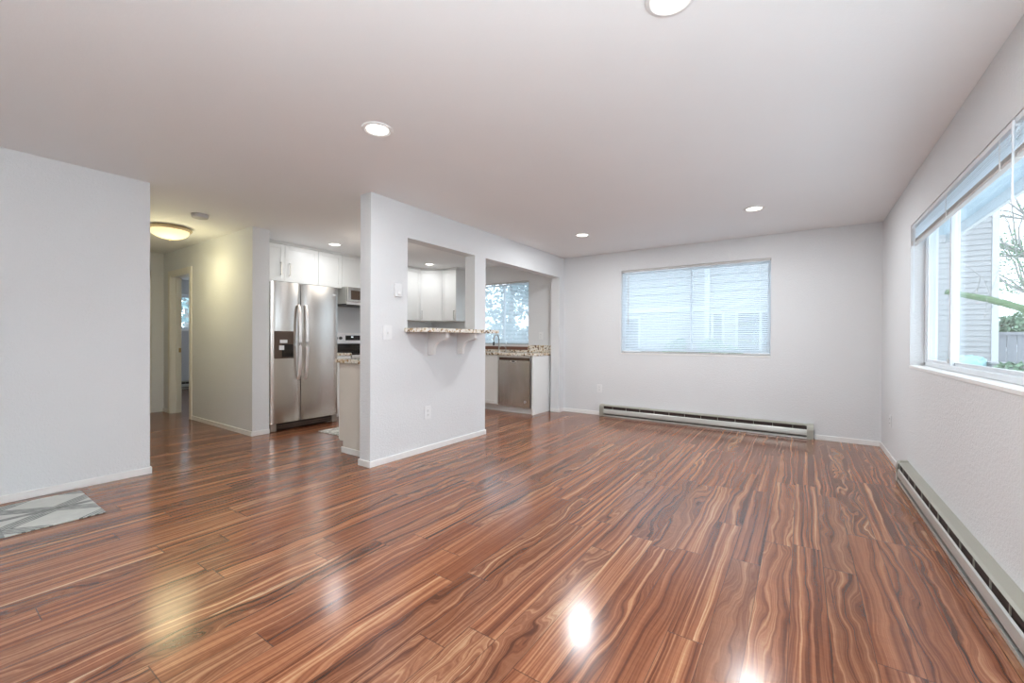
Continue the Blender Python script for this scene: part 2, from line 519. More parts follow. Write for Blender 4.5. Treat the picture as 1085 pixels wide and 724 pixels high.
d2 = struct('door_2', MB().box(-8.23, 1.37, 0.008, -8.19, 2.09, 2.06, 0.002), 'door_paint')

# ---------------------------------------------------------------- windows (local: x along the wall, y outwards)
def make_window(name, width, z0, z1, loc, rot, panes, reveal=0.085, depth=0.06, t=0.035, q=0.04):
    """panes: list of (x0, x1, offset) slidings / fixed lights"""
    r = bpy.data.objects.new(name, None); COL.objects.link(r)
    r.location = loc; r.rotation_euler = (0, 0, rot); r['kind'] = 'structure'
    f = MB()
    y0, y1 = reveal, reveal + depth
    f.box(0.001, y0, z0 + .001, t, y1, z1 - .001, 0.004).box(width - t, y0, z0 + .001, width - .001, y1, z1 - .001, 0.004)
    f.box(0.001, y0, z1 - t, width - .001, y1, z1 - .001, 0.004).box(0.001, y0, z0 + .001, width - .001, y1, z0 + t, 0.004)
    f.build('window_frame', 'vinyl_white', r)
    f = MB().box(0.001, -0.004, z0 - 0.02, width - 0.001, reveal, z0 + 0.002, 0.003)
    f.build('window_sill', 'trim_white', r)
    for (a, b, off) in panes:
        ya, yb = y0 + 0.008 + off, y0 + 0.032 + off
        s = MB()
        s.box(a, ya, z0 + 0.03, a + q, yb, z1 - 0.03, 0.003).box(b - q, ya, z0 + 0.03, b, yb, z1 - 0.03, 0.003)
        s.box(a + q, ya, z0 + 0.03, b - q, yb, z0 + 0.03 + q, 0.003).box(a + q, ya, z1 - 0.03 - q, b - q, yb, z1 - 0.03, 0.003)
        so = s.build('sash', 'vinyl_white', r)
        ym = (ya + yb) / 2
        MB().box(a + q - .004, ym - 0.002, z0 + 0.03 + q - .004, b - q + .004, ym + 0.002, z1 - 0.03 - q + .004).build('glass_pane', 'glass', so)
    return r
w = W1[1] - W1[0]
make_window('window_1', w, W1[2], W1[3], (W1[0], YB, 0), 0, [(0.012, w / 2 + 0.03, 0.024), (w / 2 + 0.002, w - 0.012, 0.0)], 0.046, 0.06, 0.018, 0.026)
w = W2[1] - W2[0]
w2 = make_window('window_2', w, W2[2], W2[3], (XR, W2[1], 0), -PI / 2, [(0.02, 0.66, 0.0), (0.615, 2.385, 0.024), (2.34, w - 0.02, 0.0)], q=0.026)
k = MB().box(0.632, 0.085, 1.00, 0.648, 0.095, 1.03, 0.002)
k.build('sash_latch', 'rail_grey', w2)
w = WK[1] - WK[0]
make_window('window_3', w, WK[2], WK[3], (WK[0], YB, 0), 0, [(0.012, w / 2 + 0.03, 0.024), (w / 2 + 0.002, w - 0.012, 0.0)], 0.046, 0.06, 0.018, 0.026)
w = W5[1] - W5[0]
make_window('fill_window_rear', w, W5[2], W5[3], (W5[1], REAR, 0), PI, [(0.02, w / 2 + 0.03, 0.024), (w / 2 - 0.01, w - 0.02, 0.0)])
w = W4[1] - W4[0]
make_window('window_4', w, W4[2], W4[3], (XBR, W4[0], 0), PI / 2, [(0.02, w / 2 + 0.03, 0.024), (w / 2 - 0.01, w - 0.02, 0.0)])

w = W6[1] - W6[0]
make_window('fill_window_bedroom', w, W6[2], W6[3], (W6[0], YB, 0), 0, [(0.02, w / 2 + 0.03, 0.024), (w / 2 - 0.01, w - 0.02, 0.0)])

# ================================================================ THINGS: ceiling
def make_downlight(x, y, label, group='recessed ceiling downlights', power=22):
    t = Thing('recessed_downlight', label, 'ceiling light', (x, y, H), group=group)
    mb = MB().lathe([(0.064, 0.004), (0.066, -0.004), (0.078, -0.010), (0.092, -0.006), (0.095, 0.0), (0.08, 0.004)], 0, 0, 40, True)
    t.part('trim_ring', mb, 'trim_white', smooth=True, local=True)
    t.part('lens', MB().lathe([(0.0, -0.003), (0.0645, -0.003), (0.0645, 0.002), (0, 0.002)], 0, 0, 40), 'lens_glow', local=True)
    ld = bpy.data.lights.new('downlight_bulb', 'AREA')
    ld.shape = 'DISK'; ld.size = 0.12; ld.energy = power * LAMP; ld.color = (0.95, 0.975, 1.0)
    lo = bpy.data.objects.new('downlight_bulb', ld); COL.objects.link(lo)
    lo.parent = t.o; lo.location = (0, 0, -0.012)
    return t
proto = make_downlight(-2.173, 1.681, 'round lit downlight in the ceiling nearest the end of the white half wall')
def more_light(x, y, label, group='recessed ceiling downlights', power=None):
    c = copy_tree(proto.o); c.location = (x, y, H); c['label'] = label; c['group'] = group
    if power:
        for ch in c.children:
            if ch.type == 'LIGHT':
                ch.data = ch.data.copy(); ch.data.energy = power * LAMP
    return c
more_light(-0.417, 1.655, 'round lit downlight cut off by the top edge of the photo, nearest the camera')
more_light(-2.248, 4.792, 'small lit downlight in the living room ceiling nearest the long wall header')
more_light(-0.397, 4.758, 'small round lit downlight in the far right of the ceiling, toward the right window wall')
more_light(-5.305, 3.407, 'small lit downlight in the kitchen ceiling in front of the refrigerator cabinets', power=5)
more_light(-5.328, 5.214, 'small lit downlight in the kitchen ceiling seen through the pass-through opening', power=5)

t = Thing('flush_ceiling_lamp', 'lit frosted glass bowl ceiling lamp with tan metal rim in the hallway', 'ceiling light', (-6.10, 1.80, H), group='frosted bowl ceiling lamps')
t.part('rim', MB().lathe([(0.0, 0.0), (0.17, 0.0), (0.20, -0.012), (0.215, -0.03), (0.205, -0.045), (0.185, -0.048), (0.0, -0.03)], 0, 0, 48), 'lamp_rim', smooth=True, local=True)
bowl = [(0.187 * math.cos(a), -0.045 - 0.10 * math.sin(a)) for a in [i * PI / 2 / 12 for i in range(13)]]
t.part('glass_bowl', MB().lathe([(0.0, -0.043)] + bowl, 0, 0, 48), 'bowl_glow', smooth=True, local=True)
t.part('finial', MB().lathe([(0, -0.143), (0.012, -0.145), (0.014, -0.151), (0.006, -0.161), (0, -0.163)], 0, 0, 16), 'lamp_rim', smooth=True, local=True)
ld = bpy.data.lights.new('hall_bulb', 'POINT'); ld.energy = 10 * LAMP; ld.color = (1.0, 0.91, 0.54); ld.shadow_soft_size = 0.25
lo = bpy.data.objects.new('hall_bulb', ld); COL.objects.link(lo); lo.parent = t.o; lo.location = (0, 0, -0.42)

def fill_uplight(x, y, label, power, hgt=1.70):  # added out-of-view uplight, fills the ceiling with light
    t = Thing('added_uplight', label, 'added fill lamp', (x, y, 0), group='added uplight fill lamps')
    t.part('base', MB().lathe([(0, 0.001), (0.15, 0.001), (0.15, 0.018), (0.03, 0.03), (0, 0.03)], 0, 0, 32), 'nickel', smooth=True, local=True)
    t.part('pole', MB().tube([(0, 0, 0.03), (0, 0, hgt)], 0.013, 12), 'nickel', smooth=True, local=True)
    t.part('lamp_shade', MB().lathe([(0.02, hgt - 0.01), (0.10, hgt + 0.02), (0.17, hgt + 0.10), (0.165, hgt + 0.10), (0.095, hgt + 0.028), (0.02, hgt)], 0, 0, 36, True), 'trim_white', smooth=True, local=True)
    ld = bpy.data.lights.new('fill_uplight_bulb', 'AREA'); ld.shape = 'DISK'; ld.size = 0.2; ld.energy = UPLIGHT * LAMP * power; ld.color = (0.86, 0.95, 1.0)
    lo = bpy.data.objects.new('fill_uplight_bulb', ld); COL.objects.link(lo)
    lo.parent = t.o; lo.location = (0, 0, hgt + 0.09); lo.rotation_euler = (PI, 0, 0)
fill_uplight(-3.1, -1.7, 'added unseen uplight by the rear wall, brightening the ceiling', 0.06)
fill_uplight(0.35, -0.45, 'added unseen uplight beside the right wall, brightening the ceiling', 0.85, 1.15)

ld = bpy.data.lights.new('hall_glow', 'AREA'); ld.shape = 'DISK'; ld.size = 0.38; ld.energy = 3.5 * LAMP; ld.color = (1.0, 0.91, 0.56)
lo = bpy.data.objects.new('hall_glow', ld); COL.objects.link(lo); lo.parent = t.o; lo.location = (0, 0, -0.175)
kl = copy_tree(t.o); kl.location = (-4.55, 3.55, H)  # added lamp out of view, lifts the kitchen ceiling brightness
kl['label'] = 'added unseen bowl lamp brightening the kitchen behind the half wall'
for ch in kl.children:
    if ch.type == 'LIGHT':
        ch.data = ch.data.copy(); ch.data.color = (1.0, 0.95, 0.87); ch.data.energy = (6 if ch.data.type == 'POINT' else 7) * LAMP
t = Thing('smoke_detector', 'round grey-white smoke detector on the ceiling beside the hallway lamp', 'smoke detector', (-5.23, 1.80, H))
t.part('base', MB().lathe([(0, 0), (0.078, 0), (0.078, -0.012), (0, -0.012)], 0, 0, 36), 'plastic_grey', smooth=True, local=True)
t.part('cover', MB().lathe([(0.073, -0.012), (0.073, -0.03), (0.066, -0.038), (0.03, -0.042), (0, -0.042)], 0, 0, 36), 'plastic_grey', smooth=True, local=True)

# ================================================================ THINGS: wall plates
def plate(name, label, cat, loc, rot, w, h, inner, group=None):
    t = Thing(name, label, cat, loc, rot, group)
    t.part('cover_plate', MB().box(-w / 2, -0.006, -h / 2, w / 2, 0.0, h / 2, 0.002), 'plastic_white', local=True)
    for nm, mb, mt in inner: t.part(nm, mb, mt, local=True)
    return t
def sockets():
    L = []
    for zc in (0.021, -0.021):
        mb = MB().box(-0.016, -0.0085, zc - 0.014, 0.016, -0.006, zc + 0.014, 0.001)
        L.append(('socket', mb, 'plastic_white'))
        s = MB()
        for sx in (-0.006, 0.006): s.box(sx - 0.001, -0.0092, zc - 0.002, sx + 0.001, -0.0085, zc + 0.007)
        s.box(-0.002, -0.0092, zc - 0.010, 0.002, -0.0085, zc - 0.006)
        L.append(('slots', s, 'dark'))
    return L
og = 'wall outlets'
plate('wall_outlet', 'white duplex outlet low on the half wall under the granite bar', 'outlet', (XP, 3.057, 0.392), PI / 2, 0.085, 0.135, sockets(), og)
plate('wall_outlet', 'white outlet low on the back wall above the left end of the heater', 'outlet', (-2.531, YB, 0.405), 0, 0.078, 0.125, sockets(), og)
plate('wall_outlet', 'white outlet on the cream kitchen wall above the granite splash', 'outlet', (-3.567, YB, 1.205), 0, 0.078, 0.12, sockets(), og)
plate('wall_outlet', 'pale outlet low on the right wall near the far corner, with a dark plug hole', 'outlet', (XR, 5.44, 0.37), -PI / 2, 0.072, 0.115, sockets(), og)
sw = [('rocker', MB().box(-0.017, -0.009, -0.033, 0.017, -0.006, 0.033, 0.001), 'plastic_white'),
      ('toggle', MB().box(-0.006, -0.019, -0.012, 0.006, -0.009, 0.006, 0.002), 'trim_white')]
plate('light_switch', 'white light switch at the left end of the half wall, left of the granite bar', 'light switch', (XP, 2.547, 1.20), PI / 2, 0.10, 0.135, sw)
t = Thing('thermostat', 'small white thermostat box on the half wall above the light switch', 'thermostat', (XP, 2.657, 1.60), PI / 2)
t.part('housing', MB().box(-0.038, -0.032, -0.062, 0.038, 0, 0.062, 0.006), 'plastic_white', local=True)
t.part('dial', MB().box(-0.018, -0.040, -0.045, 0.018, -0.031, -0.018, 0.004), 'trim_white', local=True)

# ================================================================ THINGS: baseboard heaters
def heater(label, loc, rot, L, group='electric baseboard heaters'):
    """local x along the wall from 0 to L, wall plane at y=0, projecting to -y"""
    t = Thing('baseboard_heater', label, 'heater', loc, rot, group)
    hgt = 0.178
    t.part('back_plate', MB().box(0.0, -0.006, 0.012, L, 0, hgt - 0.004), 'heater_metal', local=True)
    top = MB().prism([(0.0, hgt - 0.004), (-0.05, hgt - 0.012), (-0.062, hgt - 0.020), (-0.060, hgt - 0.024), (-0.048, hgt - 0.016), (0.0, hgt - 0.010)], 0, 0.0, L)
    t.part('top_hood', top, 'heater_metal', local=True)
    fr = MB().prism([(-0.060, 0.112), (-0.067, 0.104), (-0.070, 0.075), (-0.070, 0.052), (-0.060, 0.040), (-0.055, 0.042), (-0.064, 0.056), (-0.064, 0.103)], 0, 0.06, L - 0.06)
    t.part('front_panel', fr, 'heater_front', local=True)
    lip = MB().prism([(-0.006, 0.004), (-0.068, 0.004), (-0.068, 0.022), (-0.062, 0.022), (-0.060, 0.012), (-0.006, 0.012)], 0, 0.0, L)
    t.part('bottom_lip', lip, 'heater_front', local=True)
    el = MB().box(0.06, -0.052, 0.03, L - 0.06, -0.007, 0.150)
    t.part('heating_element', el, 'slot_dark', local=True)
    n = max(2, int(L / 0.2))
    for i in range(1, n):
        xx = L * i / n
        t.part('support_rib', MB().box(xx - 0.002, -0.058, 0.105, xx + 0.002, -0.052, hgt - 0.018), 'heater_metal', local=True)
    for xx in (0.0, L - 0.065):
        cap = MB().prism([(0, 0.004), (-0.071, 0.004), (-0.072, 0.112), (-0.066, hgt - 0.028), (-0.052, hgt - 0.008), (0, hgt)], 0, xx, xx + 0.065, 0.002)
        t.part('end_cap', cap, 'heater_metal', local=True)
    return t
heater('long beige metal baseboard heater along the back wall under the blind', (-2.503, YB, 0), 0, 2.62)
heater('long beige metal baseboard heater along the right wall under the open window', (XR, 4.65, 0), -PI / 2, 3.7)
heater('short baseboard heater seen through the hallway doorway in the far room', (XBR, 3.0, 0), PI / 2, 1.9)

# ================================================================ THINGS: blinds (local: x along wall, y outwards, z up)
def blind_down(name, label, loc, rot, w, z0, z1, group, wand_x=None):
    t = Thing(name, label, 'window blind', loc, rot, group)
    t.part('head_rail', MB().box(0.004, 0.012, z1 - 0.030, w - 0.004, 0.040, z1 - 0.001, 0.003), 'rail_grey', local=True)
    s = MB()
    z = z1 - 0.045
    while z > z0 + 0.03:
        for (ya, yb, za, zb) in ((0.0165, 0.026, -0.0075, 0.0012), (0.026, 0.0355, 0.0012, 0.0078)):
            s.prism([(ya, z + za), (yb, z + zb), (yb, z + zb + 0.0006), (ya, z + za + 0.0006)], 0, 0.008, w - 0.008)
        z -= 0.0215
    t.part('slats', s, 'slat', local=True)
    t.part('bottom_rail', MB().box(0.006, 0.013, z0 + 0.008, w - 0.006, 0.039, z0 + 0.024, 0.003), 'rail_grey', local=True)
    nc = 4 if w > 1.5 else 3
    for i in range(nc):
        xx = 0.12 + (w - 0.24) * i / (nc - 1)
        cds = MB()
        for yy in (0.014, 0.038): cds.tube([(xx, yy, z0 + 0.02), (xx, yy, z1 - 0.03)], 0.0007, 5)
        t.part('ladder_cord', cds, 'trim_white', local=True)
    if wand_x is not None:
        t.part('tilt_wand', MB().tube([(wand_x, 0.006, z1 - 0.03), (wand_x, 0.006, z1 - 0.80)], 0.004, 8), 'rail_grey', local=True)
    return t
blind_down('mini_blind', 'lowered white horizontal mini blind in the back wall window', (W1[0], YB, 0), 0, W1[1] - W1[0], W1[2], W1[3], 'lowered window blinds', 0.105)
blind_down('mini_blind', 'lowered white mini blind in the kitchen window above the faucet', (WK[0], YB, 0), 0, WK[1] - WK[0], WK[2], WK[3], 'lowered window blinds', 0.06)

def blind_up(label, loc, w, z1, wands, drop=0.165):
    t = Thing('raised_blind', label, 'window blind', loc, -PI / 2, 'raised blinds in the right window')
    t.part('head_rail', MB().box(0.004, 0.004, z1 - 0.028, w - 0.004, 0.036, z1 - 0.001, 0.003), 'vinyl_white', local=True)
    s = MB()
    z = z1 - 0.036
    for i in range(9):
        s.prism([(0.014, z - 0.011), (0.018, z), (0.024, z + 0.010), (0.0246, z + 0.0097), (0.0186, z - 0.0003), (0.0146, z - 0.0113)], 0, 0.008, w - 0.008)
        z -= 0.0118
    t.part('slats', s, 'slat', local=True)
    st = MB()
    zb = z1 - drop
    for i in range(9):
        j = random.uniform(-0.002, 0.002)
        st.box(0.008, 0.006 + j, zb + 0.014 + i * 0.0022, w - 0.008, 0.033 + j, zb + 0.0154 + i * 0.0022)
    t.part('stacked_slats', st, 'rail_grey', local=True)
    t.part('bottom_rail', MB().box(0.006, 0.005, zb, w - 0.006, 0.035, zb + 0.013, 0.003), 'rail_grey', local=True)
    for xx in (0.14, w / 2, w - 0.14):
        pts = []
        for k in range(19):
            pts.append((xx + (0.003 if k % 2 else -0.003), 0.0015, z1 - 0.03 - k * 0.006))
        cds = MB().tube(pts, 0.0016, 6)
        cds.tube([(xx, 0.0015, z1 - 0.138), (xx, 0.003, zb + 0.04), (xx, 0.004, zb - 0.004)], 0.003, 6)
        t.part('ladder_cord', cds, 'trim_white', local=True)
    for xx, ln in wands:
        t.part('tilt_wand', MB().tube([(xx, -0.006, z1 - 0.02), (xx, -0.008, z1 - 0.06), (xx, -0.008, z1 - ln)], 0.0045, 8), 'vinyl_white', local=True)
    return t
blind_up('raised white blind at the far end of the right window, nearest the back wall', (XR, W2[1], 0), 1.975, 2.07, [(0.16, 0.70)])
blind_up('raised white blind in the right window cut off by the photo edge', (XR, W2[1] - 1.985, 0), 1.01, 2.07, [(0.03, 0.36)])

# ================================================================ KITCHEN
def shaker(x0, x1, z0, z1, th=0.019, rail=0.055):
    """door slab in local coordinates: x width, front at y=-th, back at y=0"""
    mb = MB()
    mb.box(x0, -th, z0, x0 + rail, 0, z1, 0.0015).box(x1 - rail, -th, z0, x1, 0, z1, 0.0015)
    mb.box(x0 + rail, -th, z0, x1 - rail, 0, z0 + rail, 0.0015).box(x0 + rail, -th, z1 - rail, x1 - rail, 0, z1, 0.0015)
    mb.box(x0 + rail - .002, -th + 0.008, z0 + rail - .002, x1 - rail + .002, -0.002, z1 - rail + .002)
    return mb
def bar_handle(x, z0, z1, y=-0.019):
    mb = MB().box(x - 0.006, y - 0.030, z0, x + 0.006, y - 0.022, z1, 0.002)
    mb.box(x - 0.005, y - 0.024, z0, x + 0.005, y, z0 + 0.012).box(x - 0.005, y - 0.024, z1 - 0.012, x + 0.005, y, z1)
    return mb

def wall_cabinet(label, loc, rot, w, z0, z1, depth, doors, group='white kitchen wall cabinets', name='wall_cabinet'):
    """doors: list of (x0,x1,handle_x or None,(hz0,hz1)); local x along front, front at y=0, body behind (+y)"""
    t = Thing(name, label, 'cabinet', loc, rot, group)
    t.part('cabinet_body', MB().box(0.0, 0.0, z0, w, depth, z1, 0.001), 'cabinet_white', local=True)
    for (a, b, hx, hz) in doors:
        d = t.part('door', shaker(a + 0.0015, b - 0.0015, z0 + 0.002, z1 - 0.002), 'cabinet_white', local=True)
        if hx is not None:
            h = bar_handle(hx, *hz).build('handle', 'nickel', d)
            tag(h, 'satin metal bar handle')
    return t
# facing +x (rot = +90: local x -> +y, local y -> -x)
CX = -5.77
R90 = PI / 2
CT = 2.405
wall_cabinet('white two-door cabinet above the refrigerator', (CX, 2.525, 0), R90, 0.905, 1.905, CT, 0.325,
             [(0.0, 0.43, 0.37, (1.99, 2.16)), (0.43, 0.905, 0.49, (1.99, 2.16))])
wall_cabinet('narrow white wall cabinet between the refrigerator top and the microwave', (CX, 3.432, 0), R90, 0.375, 1.905, CT, 0.325,
             [(0.0, 0.375, None, None)])
wall_cabinet('white wall cabinet directly above the microwave', (CX, 3.809, 0), R90, 0.758, 1.93, CT, 0.325,
             [(0.0, 0.375, 0.345, (1.98, 2.10)), (0.375, 0.758, 0.41, (1.98, 2.10))])
wall_cabinet('tall white wall cabinet left of the corner cabinet, seen through the pass-through', (CX, 4.58, 0), R90, 0.83, 1.474, CT, 0.325,
             [(0.0, 0.41, 0.37, (1.50, 1.66)), (0.41, 0.83, 0.45, (1.50, 1.66))])
sf = MB().box(XK + 0.002, 2.526, CT + 0.006, CX + 0.002, 5.41, H - 0.001)
sf.prism([(CX + 0.002, 5.41), (CX + 0.287, 5.70), (-5.135, 5.70), (-5.135, YB - 0.002), (XK + 0.002, YB - 0.002), (XK + 0.002, 5.41)], 2, CT + 0.006, H - 0.001)
struct('trim_5', sf, 'cabinet_white')
# diagonal corner cabinet
t = Thing('wall_cabinet', 'white corner wall cabinet with an angled door, seen through the pass-through', 'cabinet', (CX, 5.415, 0), 0, 'white kitchen wall cabinets')
pts = [(0, 0), (0.285, 0.285), (0.285, 0.615), (-0.325, 0.615), (-0.325, 0.0)]
t.part('cabinet_body', MB().prism(pts, 2, 1.474, CT), 'cabinet_white', local=True)
mb = shaker(0.012, 0.391, 1.476, CT - 0.002)
q = Matrix.Rotation(PI / 4, 4, 'Z')
for v in mb.bm.verts: v.co = q @ v.co
d = t.part('door', mb, 'cabinet_white', local=True)
hb = bar_handle(0.035, 1.50, 1.66)
for v in hb.bm.verts: v.co = q @ v.co
tag(hb.build('handle', 'nickel', d), 'satin metal bar handle')
wall_cabinet('white wall cabinet on the window wall right of the corner cabinet', (-5.48, 5.702, 0), 0, 0.345, 1.474, CT, 0.328,
             [(0.0, 0.345, 0.31, (1.50, 1.66))])

# refrigerator (faces +x)
t = Thing('refrigerator', 'stainless steel side-by-side refrigerator with ice dispenser', 'refrigerator', (-5.62, 2.975, 0))
t.part('cabinet_body', MB().box(-6.05, 2.535, 0.03, -5.325, 3.425, 1.80, 0.004), 'plastic_grey')
def fridge_door(y0, y1):
    n = 14
    pts = [(-5.318, y0), ]
    for i in range(n + 1):
        u = i / n
        s = 1 - (2 * u - 1) ** 2
        e = min(1.0, min(u, 1 - u) / 0.05)
        pts.append((-5.262 + 0.016 * s + 0.010 * (e - 1), y0 + (y1 - y0) * u))
    pts.append((-5.318, y1))
    return MB().prism(pts, 2, 0.105, 1.835)
dl = t.part('door', fridge_door(2.538, 2.905), 'steel', smooth=True)
dr = t.part('door', fridge_door(2.915, 3.425), 'steel', smooth=True)
def fridge_handle(y):
    pts = []
    z0, z1 = 0.63, 1.565
    for i in range(17):
        u = i / 16
        pts.append((-5.245 + 0.052 * math.sin(PI * u) ** 0.45, y, z0 + (z1 - z0) * u))
    mb = MB().tube(pts, 0.013, 12)
    for v in mb.bm.verts: v.co.y = y + (v.co.y - y) * 1.6
    return mb
for dd, yy in ((dl, 2.865), (dr, 2.957)):
    tag(fridge_handle(yy).build('handle', 'steel_handle', dd, t.loc, True), 'long bowed satin handle')
fx_ = -5.246
dsp = MB()
dsp.box(fx_ - 0.03, 2.572, 0.895, fx_ + 0.002, 2.806, 1.232, 0.006)
dd = dsp.build('ice_dispenser', 'bronze_recess', dl, t.loc)
tag(dd, 'dark ice and water dispenser panel')
MB().box(fx_ + 0.001, 2.66, 0.91, fx_ + 0.004, 2.798, 1.07, 0.003).build('dispenser_well', 'black_gloss', dl, t.loc)
sk = MB().box(fx_ + 0.002, 2.635, 1.085, fx_ + 0.005, 2.725, 1.125, 0.001).box(fx_ + 0.004, 2.625, 1.0, fx_ + 0.007, 2.685, 1.055, 0.001)
tag(sk.build('sticker', 'plastic_white', dl, t.loc), 'white stickers on the dispenser')
bd = MB().lathe([(0.0, 0.0), (0.022, 0.0), (0.022, 0.003), (0.016, 0.003), (0.016, 0.001), (0, 0.001)], 0, 0, 24)
for v in bd.bm.verts: v.co = Vector((-5.2545 + v.co.z, 3.365 + v.co.x * 1.2, 1.735 + v.co.y * 0.5))
tag(bd.build('emblem', 'foil', dr, t.loc), 'small oval silver emblem')
t.part('toe_grille', MB().box(-5.36, 2.60, 0.018, -5.305, 3.36, 0.098), 'slot_dark')
g2 = MB()
for zz in (0.03, 0.055): g2.box(-5.306, 2.62, zz, -5.298, 3.34, zz + 0.012)
t.part('grille_bar', g2, 'bronze_recess')
for ya, yb in ((2.538, 2.61), (3.35, 3.422)):
    t.part('foot_cover', MB().box(-5.36, ya, 0.004, -5.275, yb, 0.10, 0.004), 'fridge_foot')

# base cabinet between refrigerator and range
t = Thing('base_cabinet', 'narrow white base cabinet between the refrigerator and the range', 'cabinet', (-5.52, 3.45, 0), R90, 'white kitchen base cabinets')
t.part('cabinet_body', MB().box(0, 0, 0.10, 0.345, 0.575, 0.895, 0.001), 'cabinet_white', local=True)
t.part('toe_kick', MB().box(0, 0.07, 0.0, 0.345, 0.10, 0.10), 'cabinet_white', local=True)
t.part('drawer_front', shaker(0.002, 0.343, 0.72, 0.888, rail=0.04), 'cabinet_white', local=True)
t.part('door', shaker(0.002, 0.343, 0.11, 0.712), 'cabinet_white', local=True)
tag(MB().box(XK + 0.004, 3.44, 0.897, -5.49, 3.80, 0.932, 0.003).build('countertop', 'granite', None, (-5.8, 3.6, 0.897)),
    'short granite countertop between the refrigerator and the range', 'countertop', 'granite countertops')

# range
t = Thing('kitchen_range', 'steel range with a raised control panel, half hidden behind the half wall', 'stove', (-5.75, 4.185, 0))
t.part('oven_body', MB().box(-6.07, 3.81, 0.02, -5.50, 4.56, 0.905, 0.004), 'steel')
t.part('oven_door', MB().box(-5.498, 3.82, 0.22, -5.47, 4.55, 0.85, 0.004), 'steel')
tag(t.part('oven_handle', MB().tube([(-5.44, 3.86, 0.81), (-5.44, 4.51, 0.81)], 0.012), 'steel_handle'), 'long steel bar handle')
t.part('cooktop', MB().box(-6.06, 3.812, 0.905, -5.49, 4.558, 0.925, 0.004), 'black_gloss')
bg = t.part('back_guard', MB().box(-6.08, 3.812, 0.925, -6.03, 4.558, 1.06, 0.003), 'black_gloss')
cp = t.part('control_panel', MB().box(-6.085, 3.812, 1.06, -6.015, 4.558, 1.235, 0.006), 'steel_handle')
MB().box(-6.016, 4.05, 1.115, -6.011, 4.32, 1.195, 0.002).build('display', 'black_gloss', cp, t.loc)
MB().box(-6.012, 4.15, 1.16, -6.009, 4.19, 1.178).build('clock_digits', 'display_glow', cp, t.loc)
for yy in (3.885, 3.96, 4.42, 4.49):
    kb = MB().lathe([(0, 0), (0.026, 0), (0.022, 0.022), (0, 0.022)], 0, 0, 20)
    for v in kb.bm.verts: v.co = Vector((-6.015 + v.co.z, yy + v.co.x, 1.15 + v.co.y))
    kb.build('knob', 'dark', cp, t.loc)

# microwave
t = Thing('microwave', 'over-the-range steel microwave with dark door glass', 'microwave', (-5.85, 4.19, 1.66))
t.part('housing', MB().box(XK + 0.005, 3.815, 1.672, -5.655, 4.562, 1.925, 0.003), 'heater_front')
mdoor = t.part('door', MB().box(-5.653, 3.817, 1.70, -5.62, 4.40, 1.922, 0.004), 'steel')
MB().box(-5.621, 3.875, 1.735, -5.616, 4.31, 1.875, 0.003).build('door_glass', 'bronze_recess', mdoor, t.loc)
t.part('control_panel', MB().box(-5.653, 4.403, 1.70, -5.62, 4.56, 1.922, 0.004), 'black_gloss')
t.part('vent_grille', MB().box(-5.653, 3.817, 1.66, -5.625, 4.56, 1.698, 0.003), 'steel_handle')
t.part('underside', MB().box(XK + 0.01, 3.82, 1.655, -5.655, 4.557, 1.671), 'dark')

# peninsula base cabinet behind the half wall
t = Thing('peninsula_cabinet', 'beige end panel of the peninsula cabinet beside the half wall end', 'cabinet', (-3.6, 3.2, 0))
prof = [(XPB - 0.016, 0.0), (-3.80, 0.0), (-3.80, 0.115), (-3.862, 0.115), (-3.862, 0.90), (XPB - 0.004, 0.90), (XPB - 0.004, 0.0)]
t.part('cabinet_body', MB().prism([(XPB - 0.014, 0.0), (-3.80, 0.0), (-3.80, 0.115), (-3.862, 0.115), (-3.862, 0.899), (XPB - 0.014, 0.899)], 1, 2.535, 3.95), 'panel_beige')
t.part('base_trim', MB().box(-3.815, 2.523, 0.0, XPB - 0.014, 2.535, 0.056, 0.002), 'trim_white')
for i, (a, b) in enumerate(((0.0, 0.47), (0.47, 0.94), (0.94, 1.41))):
    mb = shaker(a + 0.002, b - 0.002, 0.125, 0.892)
    for v in mb.bm.verts: v.co = Vector((-3.863 + v.co.y, 3.948 - v.co.x, v.co.z))
    t.part('door', mb, 'cabinet_white')
tag(MB().box(-3.90, 2.505, 0.90, XPB - 0.003, 3.97, 0.937, 0.003).build('countertop', 'granite', None, (-3.6, 3.2, 0.90)),
    'granite countertop edge on the beige peninsula beside the half wall end', 'countertop', 'granite countertops')

# back wall run: sink cabinet, dishwasher, end panel
YF = 5.43
def base_run(label, x0, x1, doors):
    t = Thing('base_cabinet', label, 'cabinet', (x0, YF, 0), 0, 'white kitchen base cabinets')
    w = x1 - x0
    t.part('cabinet_body', MB().box(0, 0, 0.10, w, 0.60, 0.89, 0.001), 'cabinet_white', local=True)
    t.part('toe_kick', MB().box(0, 0.06, 0.0, w, 0.08, 0.10), 'cabinet_white', local=True)
    for a, b, hx in doors:
        d = t.part('door', shaker(a + 0.002, b - 0.002, 0.105, 0.885), 'cabinet_white', local=True)
        if hx: tag(bar_handle(hx, 0.70, 0.83).build('handle', 'nickel', d), 'satin metal bar handle')
base_run('white sink base cabinet left of the dishwasher', -4.92, -3.995, [(0, 0.46, 0.42), (0.46, 0.925, 0.50)])
base_run('white base cabinet in the far kitchen corner under the window wall', -6.09, -4.924, [(0.0, 0.58, 0.54), (0.58, 1.166, 0.62)])
t = Thing('dishwasher', 'stainless steel dishwasher under the granite counter below the kitchen window', 'dishwasher', (-3.68, 5.7, 0))
t.part('tub_body', MB().box(-3.985, YF + 0.002, 0.10, -3.385, YB - 0.02, 0.885), 'plastic_grey')
n = 10
dwp = [(-3.983, YF + 0.001)] + [(-3.983 + 0.596 * i / n, YF - 0.022 - 0.010 * (1 - (2 * i / n - 1) ** 2)) for i in range(n + 1)] + [(-3.387, YF + 0.001)]
